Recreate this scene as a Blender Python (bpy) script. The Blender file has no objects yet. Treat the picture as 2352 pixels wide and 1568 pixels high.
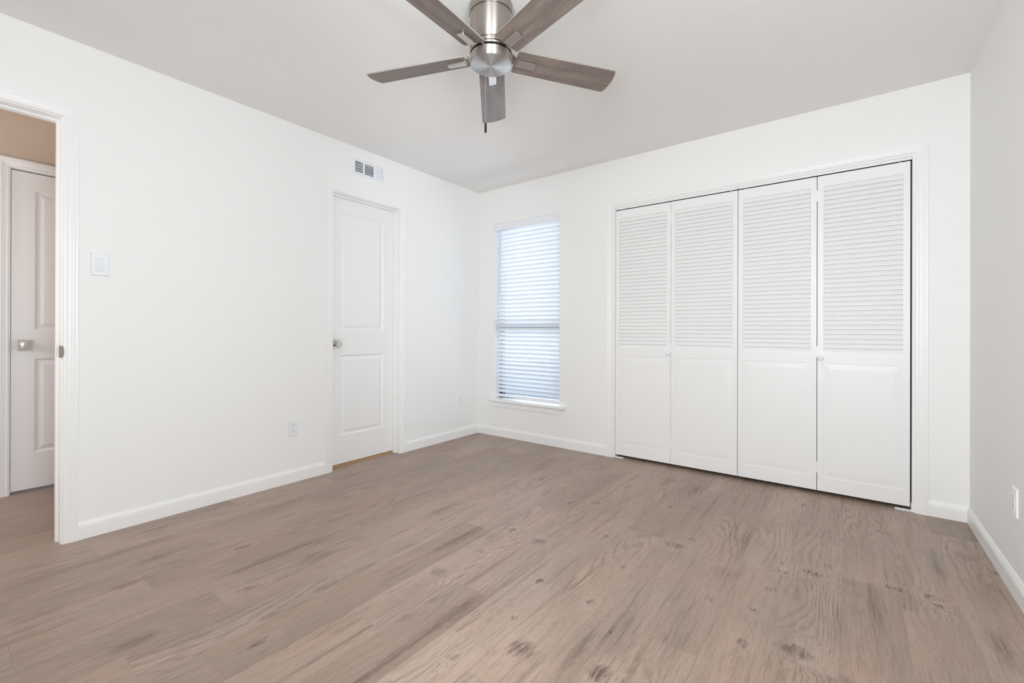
import bpy, bmesh, math, random
from mathutils import Vector, Matrix
random.seed(7)
SC = bpy.context.scene
COL = SC.collection
PI = math.pi
W = 3.5423           # width of the room

# ------------------------------------------------------------------ camera
cam_data = bpy.data.cameras.new('camera')
cam = bpy.data.objects.new('camera', cam_data)
COL.objects.link(cam)
YAW, PITCH, ROLL = 2.2178, 0.0012, 0.0029
FPX = 1022.5
cam_data.sensor_fit = 'HORIZONTAL'
cam_data.sensor_width = 36.0
cam_data.lens = 36.0 * FPX / 2352.0
cam_data.shift_y = -23.8 / 2352.0
cam_data.clip_start = 0.02
fw = Vector((math.cos(PITCH) * math.cos(YAW), math.cos(PITCH) * math.sin(YAW), math.sin(PITCH)))
rt = Vector((math.sin(YAW), -math.cos(YAW), 0))
up = rt.cross(fw)
rr = math.cos(ROLL) * rt + math.sin(ROLL) * up
uu = -math.sin(ROLL) * rt + math.cos(ROLL) * up
m = Matrix.Identity(4)
for i in range(3):
    m[i][0], m[i][1], m[i][2] = rr[i], uu[i], -fw[i]
    m[i][3] = (3.0162, -3.4222, 1.0276)[i]
cam.matrix_world = m
SC.camera = cam

# ------------------------------------------------------------------ world, lamps, exposure
world = bpy.data.worlds.new('world')
SC.world = world
world.use_nodes = True
bg = world.node_tree.nodes['Background']
bg.inputs[0].default_value = (0.74, 0.86, 1.0, 1)
bg.inputs[1].default_value = 1.15

def area(name, loc, direction, sx, sy, watts, color):
    d = bpy.data.lights.new(name, 'AREA')
    d.shape = 'RECTANGLE'; d.size = sx; d.size_y = sy
    d.energy = watts; d.color = color
    o = bpy.data.objects.new(name, d)
    COL.objects.link(o)
    o.location = loc
    o.rotation_euler = Vector(direction).to_track_quat('-Z', 'Z').to_euler()
    return o
# fill through two added windows imitating bounced flash; daylight through the blind
area('corner_fill_front', (2.935, -4.10, 1.42), (0, 1, 0.0), 1.05, 1.45, 94.0, (0.965, 0.985, 1.0))
area('corner_fill_right', (W + 0.25, -3.285, 1.42), (-1, 0, 0.0), 0.95, 1.45, 116.0, (0.965, 0.985, 1.0))
area('daylight_back_window', (0.585, 0.42, 1.30), (0, -1, 0), 0.86, 1.75, 30.0, (0.80, 0.89, 1.0))
# warm light from the far end of the hallway, round the corner
area('hallway_light', (-0.70, -4.80, 1.45), (0, 1, 0), 0.6, 0.9, 17.0, (1.0, 0.90, 0.83))

SC.view_settings.view_transform = 'Standard'
SC.view_settings.look = 'None'
SC.view_settings.exposure = 0.0
SC.view_settings.gamma = 1.0
SC.view_settings.use_curve_mapping = False
try:
    SC.cycles.use_denoising = True
    SC.cycles.max_bounces = 11
    SC.cycles.diffuse_bounces = 7
    SC.cycles.use_adaptive_sampling = True
    SC.cycles.adaptive_threshold = 0.015
    SC.cycles.transparent_max_bounces = 12
    SC.cycles.caustics_reflective = False
    SC.cycles.caustics_refractive = False
    SC.cycles.sample_clamp_indirect = 6.0
except Exception:
    pass

# ------------------------------------------------------------------ materials
def s2l(c):
    return tuple(((v / 255.0) / 12.92 if v / 255.0 <= 0.04045 else ((v / 255.0 + 0.055) / 1.055) ** 2.4) for v in c)

def mat(name, color, rough=0.5, metal=0.0, bump=None, spec=0.5, **kw):
    mt = bpy.data.materials.new(name)
    mt.use_nodes = True
    nt = mt.node_tree
    p = nt.nodes['Principled BSDF']
    p.inputs['Base Color'].default_value = (*color, 1)
    p.inputs['Roughness'].default_value = rough
    p.inputs['Metallic'].default_value = metal
    p.inputs['Specular IOR Level'].default_value = spec
    for k, v in kw.items():
        p.inputs[k].default_value = v
    if bump:
        sc, st, dist = bump
        tc = nt.nodes.new('ShaderNodeTexCoord')
        n = nt.nodes.new('ShaderNodeTexNoise')
        n.inputs['Scale'].default_value = sc
        n.inputs['Detail'].default_value = 3.0
        b = nt.nodes.new('ShaderNodeBump')
        b.inputs['Strength'].default_value = st
        b.inputs['Distance'].default_value = dist
        nt.links.new(tc.outputs['Object'], n.inputs['Vector'])
        nt.links.new(n.outputs['Fac'], b.inputs['Height'])
        nt.links.new(b.outputs['Normal'], p.inputs['Normal'])
    return mt

M = {}
M['wall'] = mat('wall_paint', (0.86, 0.855, 0.85), 0.6, bump=(170, 0.25, 0.0015), spec=0.3)
M['ceiling'] = mat('ceiling_paint', (0.85, 0.832, 0.816), 0.85, bump=(120, 0.4, 0.002), spec=0.2)
M['trim'] = mat('trim_gloss_paint', (0.865, 0.86, 0.86), 0.35, spec=0.4)
M['door'] = mat('door_paint', (0.85, 0.845, 0.845), 0.38, spec=0.4)
M['plastic'] = mat('white_plastic', (0.82, 0.83, 0.86), 0.3)
M['dark'] = mat('painted_slot_shade', (0.01, 0.01, 0.012), 0.9, spec=0.1)  # black that stands in for the shade inside the closet track
M['slot'] = mat('slot_grey', (0.16, 0.16, 0.17), 0.6)
M['black'] = mat('black_satin', (0.008, 0.007, 0.007), 0.6, spec=0.2)
M['bronze'] = mat('bronze_anodised', (0.035, 0.04, 0.06), 0.4, metal=0.3)
M['strike'] = mat('strike_dark_reflection', (0.14, 0.11, 0.09), 0.35, metal=1.0)  # brown base painted in for a dark reflection on the plate
M['chrome'] = mat('satin_chrome', (0.70, 0.68, 0.66), 0.06, metal=1.0)
M['vent'] = mat('vent_enamel', (0.80, 0.82, 0.87), 0.35)
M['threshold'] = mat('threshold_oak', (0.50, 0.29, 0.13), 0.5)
M['duct'] = mat('duct_metal', (0.02, 0.02, 0.025), 0.8)
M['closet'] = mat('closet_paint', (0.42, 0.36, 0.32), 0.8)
M['ground'] = mat('outside_ground', (0.42, 0.46, 0.52), 0.9)
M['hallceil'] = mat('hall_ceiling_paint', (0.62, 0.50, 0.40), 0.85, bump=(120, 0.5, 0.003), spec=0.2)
M['cord'] = mat('blind_cord', (0.82, 0.83, 0.86), 0.7)

def brushed(name, color, rough, aniso, axis='Z', rot=0.0, noise=True):
    mt = mat(name, color, rough, 1.0)
    nt = mt.node_tree
    p = nt.nodes['Principled BSDF']
    p.inputs['Anisotropic'].default_value = aniso
    p.inputs['Anisotropic Rotation'].default_value = rot
    t = nt.nodes.new('ShaderNodeTangent')
    t.direction_type = 'RADIAL'; t.axis = axis
    nt.links.new(t.outputs['Tangent'], p.inputs['Tangent'])
    if not noise: return mt
    # fine turned lines
    tc = nt.nodes.new('ShaderNodeTexCoord')
    mp = nt.nodes.new('ShaderNodeMapping')
    mp.inputs['Scale'].default_value = (3, 3, 900)
    n = nt.nodes.new('ShaderNodeTexNoise'); n.inputs['Scale'].default_value = 1.0
    mr = nt.nodes.new('ShaderNodeMapRange')
    mr.inputs['To Min'].default_value = rough * 0.8; mr.inputs['To Max'].default_value = rough * 1.25
    nt.links.new(tc.outputs['Object'], mp.inputs['Vector'])
    nt.links.new(mp.outputs['Vector'], n.inputs['Vector'])
    nt.links.new(n.outputs['Fac'], mr.inputs['Value'])
    nt.links.new(mr.outputs['Result'], p.inputs['Roughness'])
    return mt
M['nickel'] = brushed('brushed_nickel', (0.50, 0.46, 0.425), 0.40, 0.97, rot=0.25)
M['nickel_plain'] = mat('nickel_plate', (0.56, 0.52, 0.49), 0.38, 1.0)
M['nickel_cap'] = brushed('spun_nickel', (0.52, 0.505, 0.50), 0.38, 0.9, rot=0.25, noise=False)

def slat_mat():
    mt = bpy.data.materials.new('blind_slat_vinyl')
    mt.use_nodes = True
    nt = mt.node_tree
    p = nt.nodes['Principled BSDF']
    p.inputs['Base Color'].default_value = (0.84, 0.86, 0.90, 1)
    p.inputs['Roughness'].default_value = 0.45
    tr = nt.nodes.new('ShaderNodeBsdfTranslucent')
    tr.inputs['Color'].default_value = (0.86, 0.89, 0.94, 1)
    mx = nt.nodes.new('ShaderNodeMixShader')
    mx.inputs[0].default_value = 0.22
    out = nt.nodes['Material Output']
    nt.links.new(p.outputs[0], mx.inputs[1]); nt.links.new(tr.outputs[0], mx.inputs[2])
    nt.links.new(mx.outputs[0], out.inputs['Surface'])
    return mt
M['slat'] = slat_mat()

def glass_mat():
    mt = bpy.data.materials.new('window_glass')
    mt.use_nodes = True
    nt = mt.node_tree
    nt.nodes.remove(nt.nodes['Principled BSDF'])
    out = nt.nodes['Material Output']
    tr = nt.nodes.new('ShaderNodeBsdfTransparent'); tr.inputs[0].default_value = (0.95, 0.97, 0.97, 1)
    gl = nt.nodes.new('ShaderNodeBsdfGlossy'); gl.inputs['Roughness'].default_value = 0.02
    fr = nt.nodes.new('ShaderNodeFresnel'); fr.inputs[0].default_value = 1.3
    mx = nt.nodes.new('ShaderNodeMixShader')
    nt.links.new(fr.outputs[0], mx.inputs[0]); nt.links.new(tr.outputs[0], mx.inputs[1]); nt.links.new(gl.outputs[0], mx.inputs[2])
    nt.links.new(mx.outputs[0], out.inputs['Surface'])
    return mt
M['glass'] = glass_mat()

class NT:
    """little node-tree helper"""
    def __init__(s, nt): s.nt = nt
    def node(s, t, **kw):
        n = s.nt.nodes.new(t)
        for k, v in kw.items(): setattr(n, k, v)
        return n
    def put(s, sock, v):
        if hasattr(v, 'is_output'): s.nt.links.new(v, sock)
        else: sock.default_value = v
    def math(s, op, a, b=0.0, c=0.0, clamp=False):
        n = s.node('ShaderNodeMath', operation=op); n.use_clamp = clamp
        for i, v in enumerate((a, b, c)): s.put(n.inputs[i], v)
        return n.outputs[0]
    def vmath(s, op, a, b=(0, 0, 0), c=(0, 0, 0)):
        n = s.node('ShaderNodeVectorMath', operation=op)
        s.put(n.inputs[0], a); s.put(n.inputs[1], b)
        if op == 'MULTIPLY_ADD': s.put(n.inputs[2], c)
        return n.outputs['Value'] if op in ('LENGTH', 'DISTANCE', 'DOT_PRODUCT') else n.outputs[0]
    def comb(s, x, y, z=0.0):
        n = s.node('ShaderNodeCombineXYZ')
        for i, v in enumerate((x, y, z)): s.put(n.inputs[i], v)
        return n.outputs[0]
    def noise(s, vec, scale=1.0, detail=2.0, rough=0.5, dist=0.0):
        n = s.node('ShaderNodeTexNoise')
        s.put(n.inputs['Vector'], vec); n.inputs['Scale'].default_value = scale
        n.inputs['Detail'].default_value = detail; n.inputs['Roughness'].default_value = rough
        n.inputs['Distortion'].default_value = dist
        return n.outputs['Fac']
    def mapr(s, v, a, b, c, d, smooth=False):
        n = s.node('ShaderNodeMapRange')
        if smooth: n.interpolation_type = 'SMOOTHSTEP'
        s.put(n.inputs['Value'], v)
        for k, x in zip(('From Min', 'From Max', 'To Min', 'To Max'), (a, b, c, d)): n.inputs[k].default_value = x
        return n.outputs['Result']
    def mix(s, f, a, b, mode='MIX'):
        n = s.node('ShaderNodeMix', data_type='RGBA', blend_type=mode)
        s.put(n.inputs[0], f)
        s.put(n.inputs[6], a); s.put(n.inputs[7], b)
        return n.outputs[2]

PLANK_W, PLANK_L, ROW0 = 0.18, 1.228, 0.116 - 0.18 * 9
ROW_JOINT = {0: -2.30, 1: -2.935, 2: -2.015, 3: -1.563, 4: -2.868, 5: -3.253, 6: -2.732, 7: -1.807, 8: -2.881, 9: -2.47,
             10: -2.098, 11: -2.318, 12: -1.20, 13: -1.572, 14: -1.94, 15: -2.45, 16: -1.785, 17: -1.082, 18: -1.22, 19: -0.30}
# plank tone by (row, count from the row's reference joint): read off the photograph's lighter and darker boards
TONE = {(6, 0): .62, (6, -1): .40, (8, 0): .30, (8, -1): .45, (10, -1): .30, (10, 0): .60, (11, 0): .72, (11, -1): .85,
        (5, 0): .5, (7, 0): .62, (7, -1): .75, (4, 0): .35, (12, -1): .70, (19, 0): .2, (16, 0): .52, (16, -1): .35,
        (17, -1): .28, (17, 0): .45, (18, -1): .38, (13, -1): .62, (14, -1): .6, (15, -1): .5}
# knots (x, y, across, along, strength)
KNOTS = [(.723, -2.504, .02, .05, .8), (1.108, -2.636, .016, .045, .9), (1.466, -2.761, .016, .045, .9), (1.288, -2.42, .03, .05, .25),
         (1.629, -1.576, .022, .03, .85), (1.809, -1.598, .04, .035, .8), (1.640, -1.844, .05, .02, .45), (1.618, -2.09, .045, .04, .7),
         (2.047, -1.346, .018, .025, .7), (2.003, -1.885, .022, .03, 1.0), (1.978, -2.153, .02, .02, .6), (2.06, -2.141, .014, .016, .7),
         (2.236, -1.886, .02, .022, .9), (2.175, -2.251, .055, .045, .95), (2.421, -2.193, .04, .04, 1.15), (2.027, -2.409, .02, .03, .6),
         (2.37, -1.998, .012, .012, .7), (2.231, -1.574, .02, .02, .5), (2.18, -.767, .025, .03, .7), (2.348, -1.231, .055, .035, .95),
         (2.398, -1.117, .02, .025, .8), (2.783, -1.122, .014, .02, .95), (2.796, -1.19, .04, .016, .7), (2.896, -1.125, .045, .03, .95),
         (2.945, -1.016, .016, .03, .75), (2.768, -1.373, .02, .03, .6), (2.734, -1.568, .022, .022, .8), (2.736, -1.783, .022, .022, .85),
         (2.88, -1.72, .055, .04, .95), (2.586, -1.591, .03, .03, .4), (2.804, -.255, .02, .05, .6), (3.286, -1.12, .02, .022, .9),
         (3.161, -.439, .035, .03, .65), (3.167, -1.066, .05, .025, .8), (3.512, -.65, .03, .03, .7), (3.282, -1.054, .03, .02, .7),
         (1.802, -.974, .035, .035, .7), (1.685, -1.064, .02, .03, .6), (1.307, -.789, .012, .06, .7), (1.483, -1.033, .014, .07, .7)]
# long smoky streaks (x, y, across, along, strength)
STREAKS = [(1.482, -1.80, .035, .22, .75), (1.150, -1.62, .03, .15, .7), (1.873, -2.22, .035, .16, .8), (1.87, -2.46, .02, .3, .7),
           (2.321, -2.147, .022, .13, .75), (2.40, -2.02, .05, .15, .4), (.688, -2.929, .03, .07, .7), (1.138, -3.0, .035, .08, .8),
           (.516, -2.811, .03, .09, .7), (.154, -2.692, .03, .12, .55), (.93, -2.45, .025, .35, .6), (1.34, -2.2, .02, .4, .4),
           (1.85, -.598, .02, .06, .6), (2.025, -.325, .04, .14, .6), (2.225, -.388, .04, .14, .6), (2.603, -1.348, .05, .06, .5),
           (3.10, -1.28, .03, .22, .6), (3.33, -.78, .03, .25, .45), (.78, -1.983, .012, .05, .7), (.949, -1.419, .012, .05, .5),
           (2.55, -1.85, .05, .2, .3), (3.42, -1.3, .03, .12, .7), (.45, -1.2, .03, .3, .35), (1.0, -.55, .03, .25, .3)]

def floor_mat():
    mt = bpy.data.materials.new('vinyl_plank_floor')
    mt.use_nodes = True
    T = NT(mt.node_tree)
    p = mt.node_tree.nodes['Principled BSDF']
    tc = T.node('ShaderNodeTexCoord')
    pos = tc.outputs['Object']
    at = T.node('ShaderNodeAttribute', attribute_name='plank'); pk = T.node('ShaderNodeSeparateColor')
    T.nt.links.new(at.outputs['Color'], pk.inputs[0])
    tone, rnd, warm = pk.outputs[0], pk.outputs[1], pk.outputs[2]
    off = T.comb(T.math('MULTIPLY', rnd, 31.7), T.math('MULTIPLY', warm, 47.3), T.math('MULTIPLY', rnd, 9.1))
    def blobs(lst, grow=1.0, wide=None):
        acc = big = None
        for (x, y, rx, ry, st) in lst:
            sx, sy = 1 / (rx * grow), 1 / (ry * grow)
            d = T.vmath('LENGTH', T.vmath('MULTIPLY_ADD', posw, (sx, sy, 0), (-x * sx, -y * sy, 0)))
            f = T.mapr(d, 0.1, 1.25, st, 0.0, smooth=True)
            acc = f if acc is None else T.math('ADD', acc, f)
            if wide:
                g = T.mapr(d, 0.24, 1.25 * wide, st, 0.0, smooth=True)
                big = g if big is None else T.math('ADD', big, g)
        return (acc, big) if wide else acc
    # jitter the position so blobs get ragged outlines
    jn = T.node('ShaderNodeTexNoise'); jn.inputs['Scale'].default_value = 1.0; jn.inputs['Detail'].default_value = 3
    T.put(jn.inputs['Vector'], T.vmath('MULTIPLY', pos, (75, 34, 1)))
    posw = T.vmath('ADD', pos, T.vmath('MULTIPLY', T.vmath('SUBTRACT', jn.outputs['Color'], (.5, .5, .5)), (.040, .080, 0)))
    kn, knbig = blobs(KNOTS, 1.0, 2.4)
    stk = blobs(STREAKS, 1.15)
    knbig = T.math('MINIMUM', knbig, 1.6)
    pp = T.vmath('ADD', pos, off)
    # warped growth-ring lines
    warp = T.noise(T.vmath('MULTIPLY', pp, (5.0, 0.95, 1)), 1, 1.5, .45)
    sp = T.node('ShaderNodeSeparateXYZ'); T.put(sp.inputs[0], pp)
    ph = T.math('ADD', T.math('MULTIPLY', sp.outputs[0], 38.0), T.math('MULTIPLY', warp, 17.0))
    ph = T.math('ADD', ph, T.math('MULTIPLY', knbig, 2.8))
    ph = T.math('ADD', ph, T.math('MULTIPLY', T.noise(T.vmath('MULTIPLY', pp, (120, 6, 1)), 1, 2), 1.0))
    ring = T.math('POWER', T.math('ABSOLUTE', T.math('SINE', T.math('MULTIPLY', ph, PI))), 3.0)   # thin dark valleys
    ringmask = T.mapr(T.noise(T.vmath('MULTIPLY', pp, (4, 1.2, 1)), 1, 2), .42, .68, 0.15, 1.0, smooth=True)
    fine = T.noise(T.vmath('MULTIPLY', pp, (330, 9, 1)), 1, 3, .6)
    fine2 = T.noise(T.vmath('MULTIPLY', pp, (900, 34, 1)), 1, 2, .6)
    cloud = T.noise(T.vmath('MULTIPLY', pp, (9, 1.7, 1)), 1, 3, .55)
    pinkn = T.noise(T.vmath('MULTIPLY', pp, (5, 1.5, 1)), 1, 2, .5)
    a = s2l((184, 163, 149)); b = s2l((142, 123, 110)); dark = s2l((96, 77, 67)); pink = s2l((192, 156, 139))
    base = T.mix(T.mapr(tone, 0, 1, 1.0, 0.0), (*a, 1), (*b, 1))
    base = T.mix(T.mapr(pinkn, .44, .66, 0.0, 0.70, smooth=True), base, T.mix(0.42, base, (*pink, 1)))
    base = T.mix(T.mapr(T.noise(T.vmath('MULTIPLY', pp, (6, 1.3, 1)), 1.37, 2), .50, .72, 0.0, .30, smooth=True), base, (*s2l((160, 145, 130)), 1))
    base = T.mix(T.mapr(knbig, .05, .9, 0.0, .22), base, (*s2l((194, 174, 158)), 1))
    base = T.mix(T.mapr(cloud, .45, .75, 0.0, 0.5, smooth=True), base, (*b, 1))
    line = T.math('MULTIPLY', T.mapr(ring, 0.0, 0.28, 0.30, -0.02), ringmask)
    fl = T.math('ADD', T.mapr(fine, .36, .62, .17, -.06), T.mapr(fine2, .33, .65, .24, -.12))
    tot = T.math('ADD', line, fl)
    smoke = T.noise(T.vmath('MULTIPLY', pp, (38, 1.5, 1)), 1.0, 3, .55)
    tot = T.math('ADD', tot, T.mapr(smoke, .54, .74, 0.0, .32, smooth=True))
    thin = T.noise(T.vmath('MULTIPLY', pp, (150, 3.2, 1)), 1.7, 2, .5)
    tot = T.math('ADD', tot, T.mapr(thin, .60, .72, 0.0, .19, smooth=True))
    tot = T.math('ADD', tot, T.math('MULTIPLY', T.math('MINIMUM', kn, 1.0), T.mapr(T.math('ADD', T.math('MULTIPLY', ring, .5), T.math('MULTIPLY', fine2, .8)), .2, 1.0, .98, .30)))
    tot = T.math('ADD', tot, T.math('MULTIPLY', T.math('MINIMUM', stk, 1.0), T.mapr(fine, .3, .7, .68, .38)))
    tot = T.math('MINIMUM', T.math('MAXIMUM', tot, 0.0), 1.0)
    colr = T.mix(tot, base, (*dark, 1))
    T.put(p.inputs['Base Color'], colr)
    T.put(p.inputs['Roughness'], T.mapr(fine, .3, .7, .42, .33))
    p.inputs['Specular IOR Level'].default_value = 0.36
    bmp = T.node('ShaderNodeBump'); bmp.inputs['Strength'].default_value = 0.12; bmp.inputs['Distance'].default_value = 0.001
    T.put(bmp.inputs['Height'], fine2); T.put(p.inputs['Normal'], bmp.outputs[0])
    return mt
M['floor'] = floor_mat()

def blade_mat():
    mt = bpy.data.materials.new('weathered_blade_wood')
    mt.use_nodes = True
    T = NT(mt.node_tree)
    p = mt.node_tree.nodes['Principled BSDF']
    tc = T.node('ShaderNodeTexCoord'); oi = T.node('ShaderNodeObjectInfo')
    pp = T.vmath('ADD', tc.outputs['Object'], T.comb(T.math('MULTIPLY', oi.outputs['Random'], 13.0), T.math('MULTIPLY', oi.outputs['Random'], 7.0)))
    g = T.noise(T.vmath('MULTIPLY', pp, (9, 170, 1)), 1, 4, .65, .2)
    c = T.noise(T.vmath('MULTIPLY', pp, (3.2, 30, 1)), 1, 4, .6, .25)
    col = T.mix(T.mapr(c, .35, .65, 0, 1, smooth=True), (*s2l((114, 101, 97)), 1), (*s2l((134, 121, 112)), 1))
    col = T.mix(T.mapr(g, .40, .66, 0, .42, smooth=True), col, (*s2l((97, 84, 80)), 1))
    T.put(p.inputs['Base Color'], col)
    p.inputs['Roughness'].default_value = 0.42
    p.inputs['Specular IOR Level'].default_value = 0.45
    return mt
M['blade'] = blade_mat()
M['blade_edge'] = mat('blade_edge_laminate', s2l((158, 149, 144)), 0.5)

# ------------------------------------------------------------------ mesh helpers
def obj(name, bm, material, parent=None, smooth=False, recalc=True, bevel=None):
    if recalc:
        bmesh.ops.recalc_face_normals(bm, faces=bm.faces[:])
    me = bpy.data.meshes.new(name)
    bm.to_mesh(me); bm.free()
    if smooth:
        for pl in me.polygons: pl.use_smooth = True
    me.materials.append(material)
    o = bpy.data.objects.new(name, me)
    COL.objects.link(o)
    if parent is not None: o.parent = parent
    if bevel:
        b = o.modifiers.new('bevel', 'BEVEL'); b.width = bevel; b.segments = 2; b.limit_method = 'ANGLE'; b.angle_limit = math.radians(35)
    if smooth == 'auto':
        for pl in me.polygons: pl.use_smooth = True
        try:
            me.set_sharp_from_angle(angle=math.radians(35))
        except Exception: pass
    return o

def tag(o, label=None, cat=None, group=None, kind=None):
    if label: o['label'] = label
    if cat: o['category'] = cat
    if group: o['group'] = group
    if kind: o['kind'] = kind
    return o

def empty(name, loc=(0, 0, 0), rot=(0, 0, 0), parent=None):
    o = bpy.data.objects.new(name, None)
    o.empty_display_size = 0.05
    o.location = loc; o.rotation_euler = rot
    COL.objects.link(o)
    if parent: o.parent = parent
    return o

def struct(o, label=None, cat=None):
    return tag(o, label, cat, kind='structure')

def ident(u, z, d): return (u, z, d)
W = 3.5423           # width of the room
H = 2.44
YF = -3.85           # face of the wall behind the camera
XH = -1.145          # far wall of the hallway
TL = 0.115           # partition thickness
def mapL(u, z, d): return (d, u, z)               # left wall (x = 0), d into the room
def mapB(u, z, d): return (u, -d, z)              # back wall (y = 0)
def mapR(u, z, d): return (W - d, u, z)           # right wall
def mapH(u, z, d): return (XH + d, u, z)          # far wall of the hallway
def mapF(u, z, d): return (u, YF + d, z)          # wall behind the camera

def box(bm, f, u0, u1, z0, z1, d0, d1):
    v = [bm.verts.new(f(u, z, d)) for u in (u0, u1) for z in (z0, z1) for d in (d0, d1)]
    for q in ((0, 1, 3, 2), (4, 6, 7, 5), (0, 4, 5, 1), (2, 3, 7, 6), (0, 2, 6, 4), (1, 5, 7, 3)):
        bm.faces.new([v[i] for i in q])

def xbox(bm, x0, x1, y0, y1, z0, z1):
    box(bm, lambda u, z, d: (u, d, z), x0, x1, z0, z1, y0, y1)

def prism(bm, pts, h0, h1, f):
    """polygon pts [(a, b)] swept from h0 to h1; f(a, b, h) gives the point"""
    a = [bm.verts.new(f(p[0], p[1], h0)) for p in pts]
    b = [bm.verts.new(f(p[0], p[1], h1)) for p in pts]
    n = len(pts)
    bm.faces.new(a[::-1]); bm.faces.new(b)
    for i in range(n):
        bm.faces.new((a[i], a[(i + 1) % n], b[(i + 1) % n], b[i]))

def lathe(bm, prof, seg=48, f=None, cap=True):
    """prof [(r, h)]"""
    f = f or (lambda x, y, h: (x, y, h))
    rings = []
    for r, h in prof:
        rings.append([bm.verts.new(f(r * math.cos(2 * PI * i / seg), r * math.sin(2 * PI * i / seg), h)) for i in range(seg)])
    for a, b in zip(rings, rings[1:]):
        for i in range(seg):
            bm.faces.new((a[i], a[(i + 1) % seg], b[(i + 1) % seg], b[i]))
    if cap:
        bm.faces.new(rings[0][::-1]); bm.faces.new(rings[-1])

def grid_face(bm, f, us, zs, holes, d):
    us = sorted(set(round(u, 5) for u in us)); zs = sorted(set(round(z, 5) for z in zs))
    vv = {}
    def V(i, j):
        if (i, j) not in vv: vv[(i, j)] = bm.verts.new(f(us[i], zs[j], d))
        return vv[(i, j)]
    for i in range(len(us) - 1):
        for j in range(len(zs) - 1):
            cu, cz = (us[i] + us[i + 1]) / 2, (zs[j] + zs[j + 1]) / 2
            if any(h[0] < cu < h[1] and h[2] < cz < h[3] for h in holes): continue
            bm.faces.new((V(i, j), V(i + 1, j), V(i + 1, j + 1), V(i, j + 1)))

def slab_with_holes(bm, f, u0, u1, z0, z1, d0, d1, holes):
    us = [u0, u1] + [h[0] for h in holes] + [h[1] for h in holes]
    zs = [z0, z1] + [h[2] for h in holes] + [h[3] for h in holes]
    grid_face(bm, f, us, zs, holes, d1)
    grid_face(bm, f, us, zs, holes, d0)
    def strip(a, b):
        bm.faces.new([bm.verts.new(f(*p)) for p in ((*a, d0), (*b, d0), (*b, d1), (*a, d1))])
    for (a0, a1, b0, b1) in [(u0, u1, z0, z1)] + list(holes):
        if b0 <= z0:
            segs = (((a0, b0), (a0, b1)), ((a0, b1), (a1, b1)), ((a1, b1), (a1, b0)))
        else:
            segs = (((a0, b0), (a0, b1)), ((a0, b1), (a1, b1)), ((a1, b1), (a1, b0)), ((a1, b0), (a0, b0)))
        for s in segs: strip(*s)

CASING = [(0.0, 0.0), (0.0, 0.008), (0.003, 0.0100), (0.010, 0.0106), (0.0135, 0.0098), (0.018, 0.0112), (0.027, 0.0126), (0.031, 0.0142),
          (0.036, 0.0146), (0.039, 0.0138), (0.043, 0.0154), (0.050, 0.0160), (0.0535, 0.0150), (0.055, 0.0120), (0.055, 0.0)]
def casing(bm, f, u0, u1, z1, w=0.055, z0=0.0):
    k = w / 0.055
    rows = []
    for o, d in CASING:
        o *= k
        rows.append([bm.verts.new(f(*q, d)) for q in ((u0 - o, z0), (u0 - o, z1 + o), (u1 + o, z1 + o), (u1 + o, z0))])
    for a, b in zip(rows, rows[1:]):
        for i in range(3):
            bm.faces.new((a[i], a[i + 1], b[i + 1], b[i]))
    for i in (0, 3):
        bm.faces.new([r[i] for r in rows])

BASE = [(0.0, 0.0), (0.012, 0.0), (0.012, 0.060), (0.0105, 0.064), (0.0115, 0.068), (0.0085, 0.0745), (0.006, 0.080), (0.004, 0.0845), (0.0, 0.0845)]
def base_run(f, u0, u1, name, label):
    bm = bmesh.new()
    prism(bm, BASE, u0, u1, lambda d, z, u: f(u, z, d))
    return struct(obj(name, bm, M['trim']), label, 'baseboard')

# ------------------------------------------------------------------ room shell
# doorway to the hall: u -3.78 .. -3.018 ; narrow white door: u -1.616 .. -0.999
DW = (-3.78, -3.018, 0.0, 2.056)
D1 = (-1.616, -0.999, 0.0, 2.056)
VENT = (-1.436, -1.186, 2.248, 2.334)
bm = bmesh.new()
slab_with_holes(bm, mapL, YF - 0.12, 0.0, 0.0, H, -TL, 0.0, [DW, D1, VENT])
struct(obj('wall_left', bm, M['wall']), 'white left wall with the open doorway, narrow door and air vent', 'wall')
CL = (1.483, 3.312, 0.0, 2.046)
WN = (0.205, 0.962, 0.358, 2.091)
TB = 0.15
bm = bmesh.new()
slab_with_holes(bm, mapB, -1.35, W + 0.12, 0.0, H, -TB, 0.0, [CL, WN])
struct(obj('wall_back', bm, M['wall']), 'white back wall with the window and closet opening', 'wall')
WR = (-3.72, -2.85, 0.70, 2.12)
bm = bmesh.new(); slab_with_holes(bm, mapR, YF - 0.12, 0.0, 0, H, -0.12, 0, [WR])
struct(obj('wall_right', bm, M['wall']), 'off white right wall in softer light', 'wall')
WF = (2.45, 3.42, 0.70, 2.12)
bm = bmesh.new()
slab_with_holes(bm, mapF, 0.0, W, 0, H, -0.12, 0, [WF])
struct(obj('wall_front', bm, M['wall']), 'white wall behind the camera with an added window', 'wall')
bm = bmesh.new(); xbox(bm, -TL, W + 0.12, YF - 0.12, 0.90, H, H + 0.1)
struct(obj('ceiling', bm, M['ceiling']), 'pale textured bedroom ceiling', 'ceiling')

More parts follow.
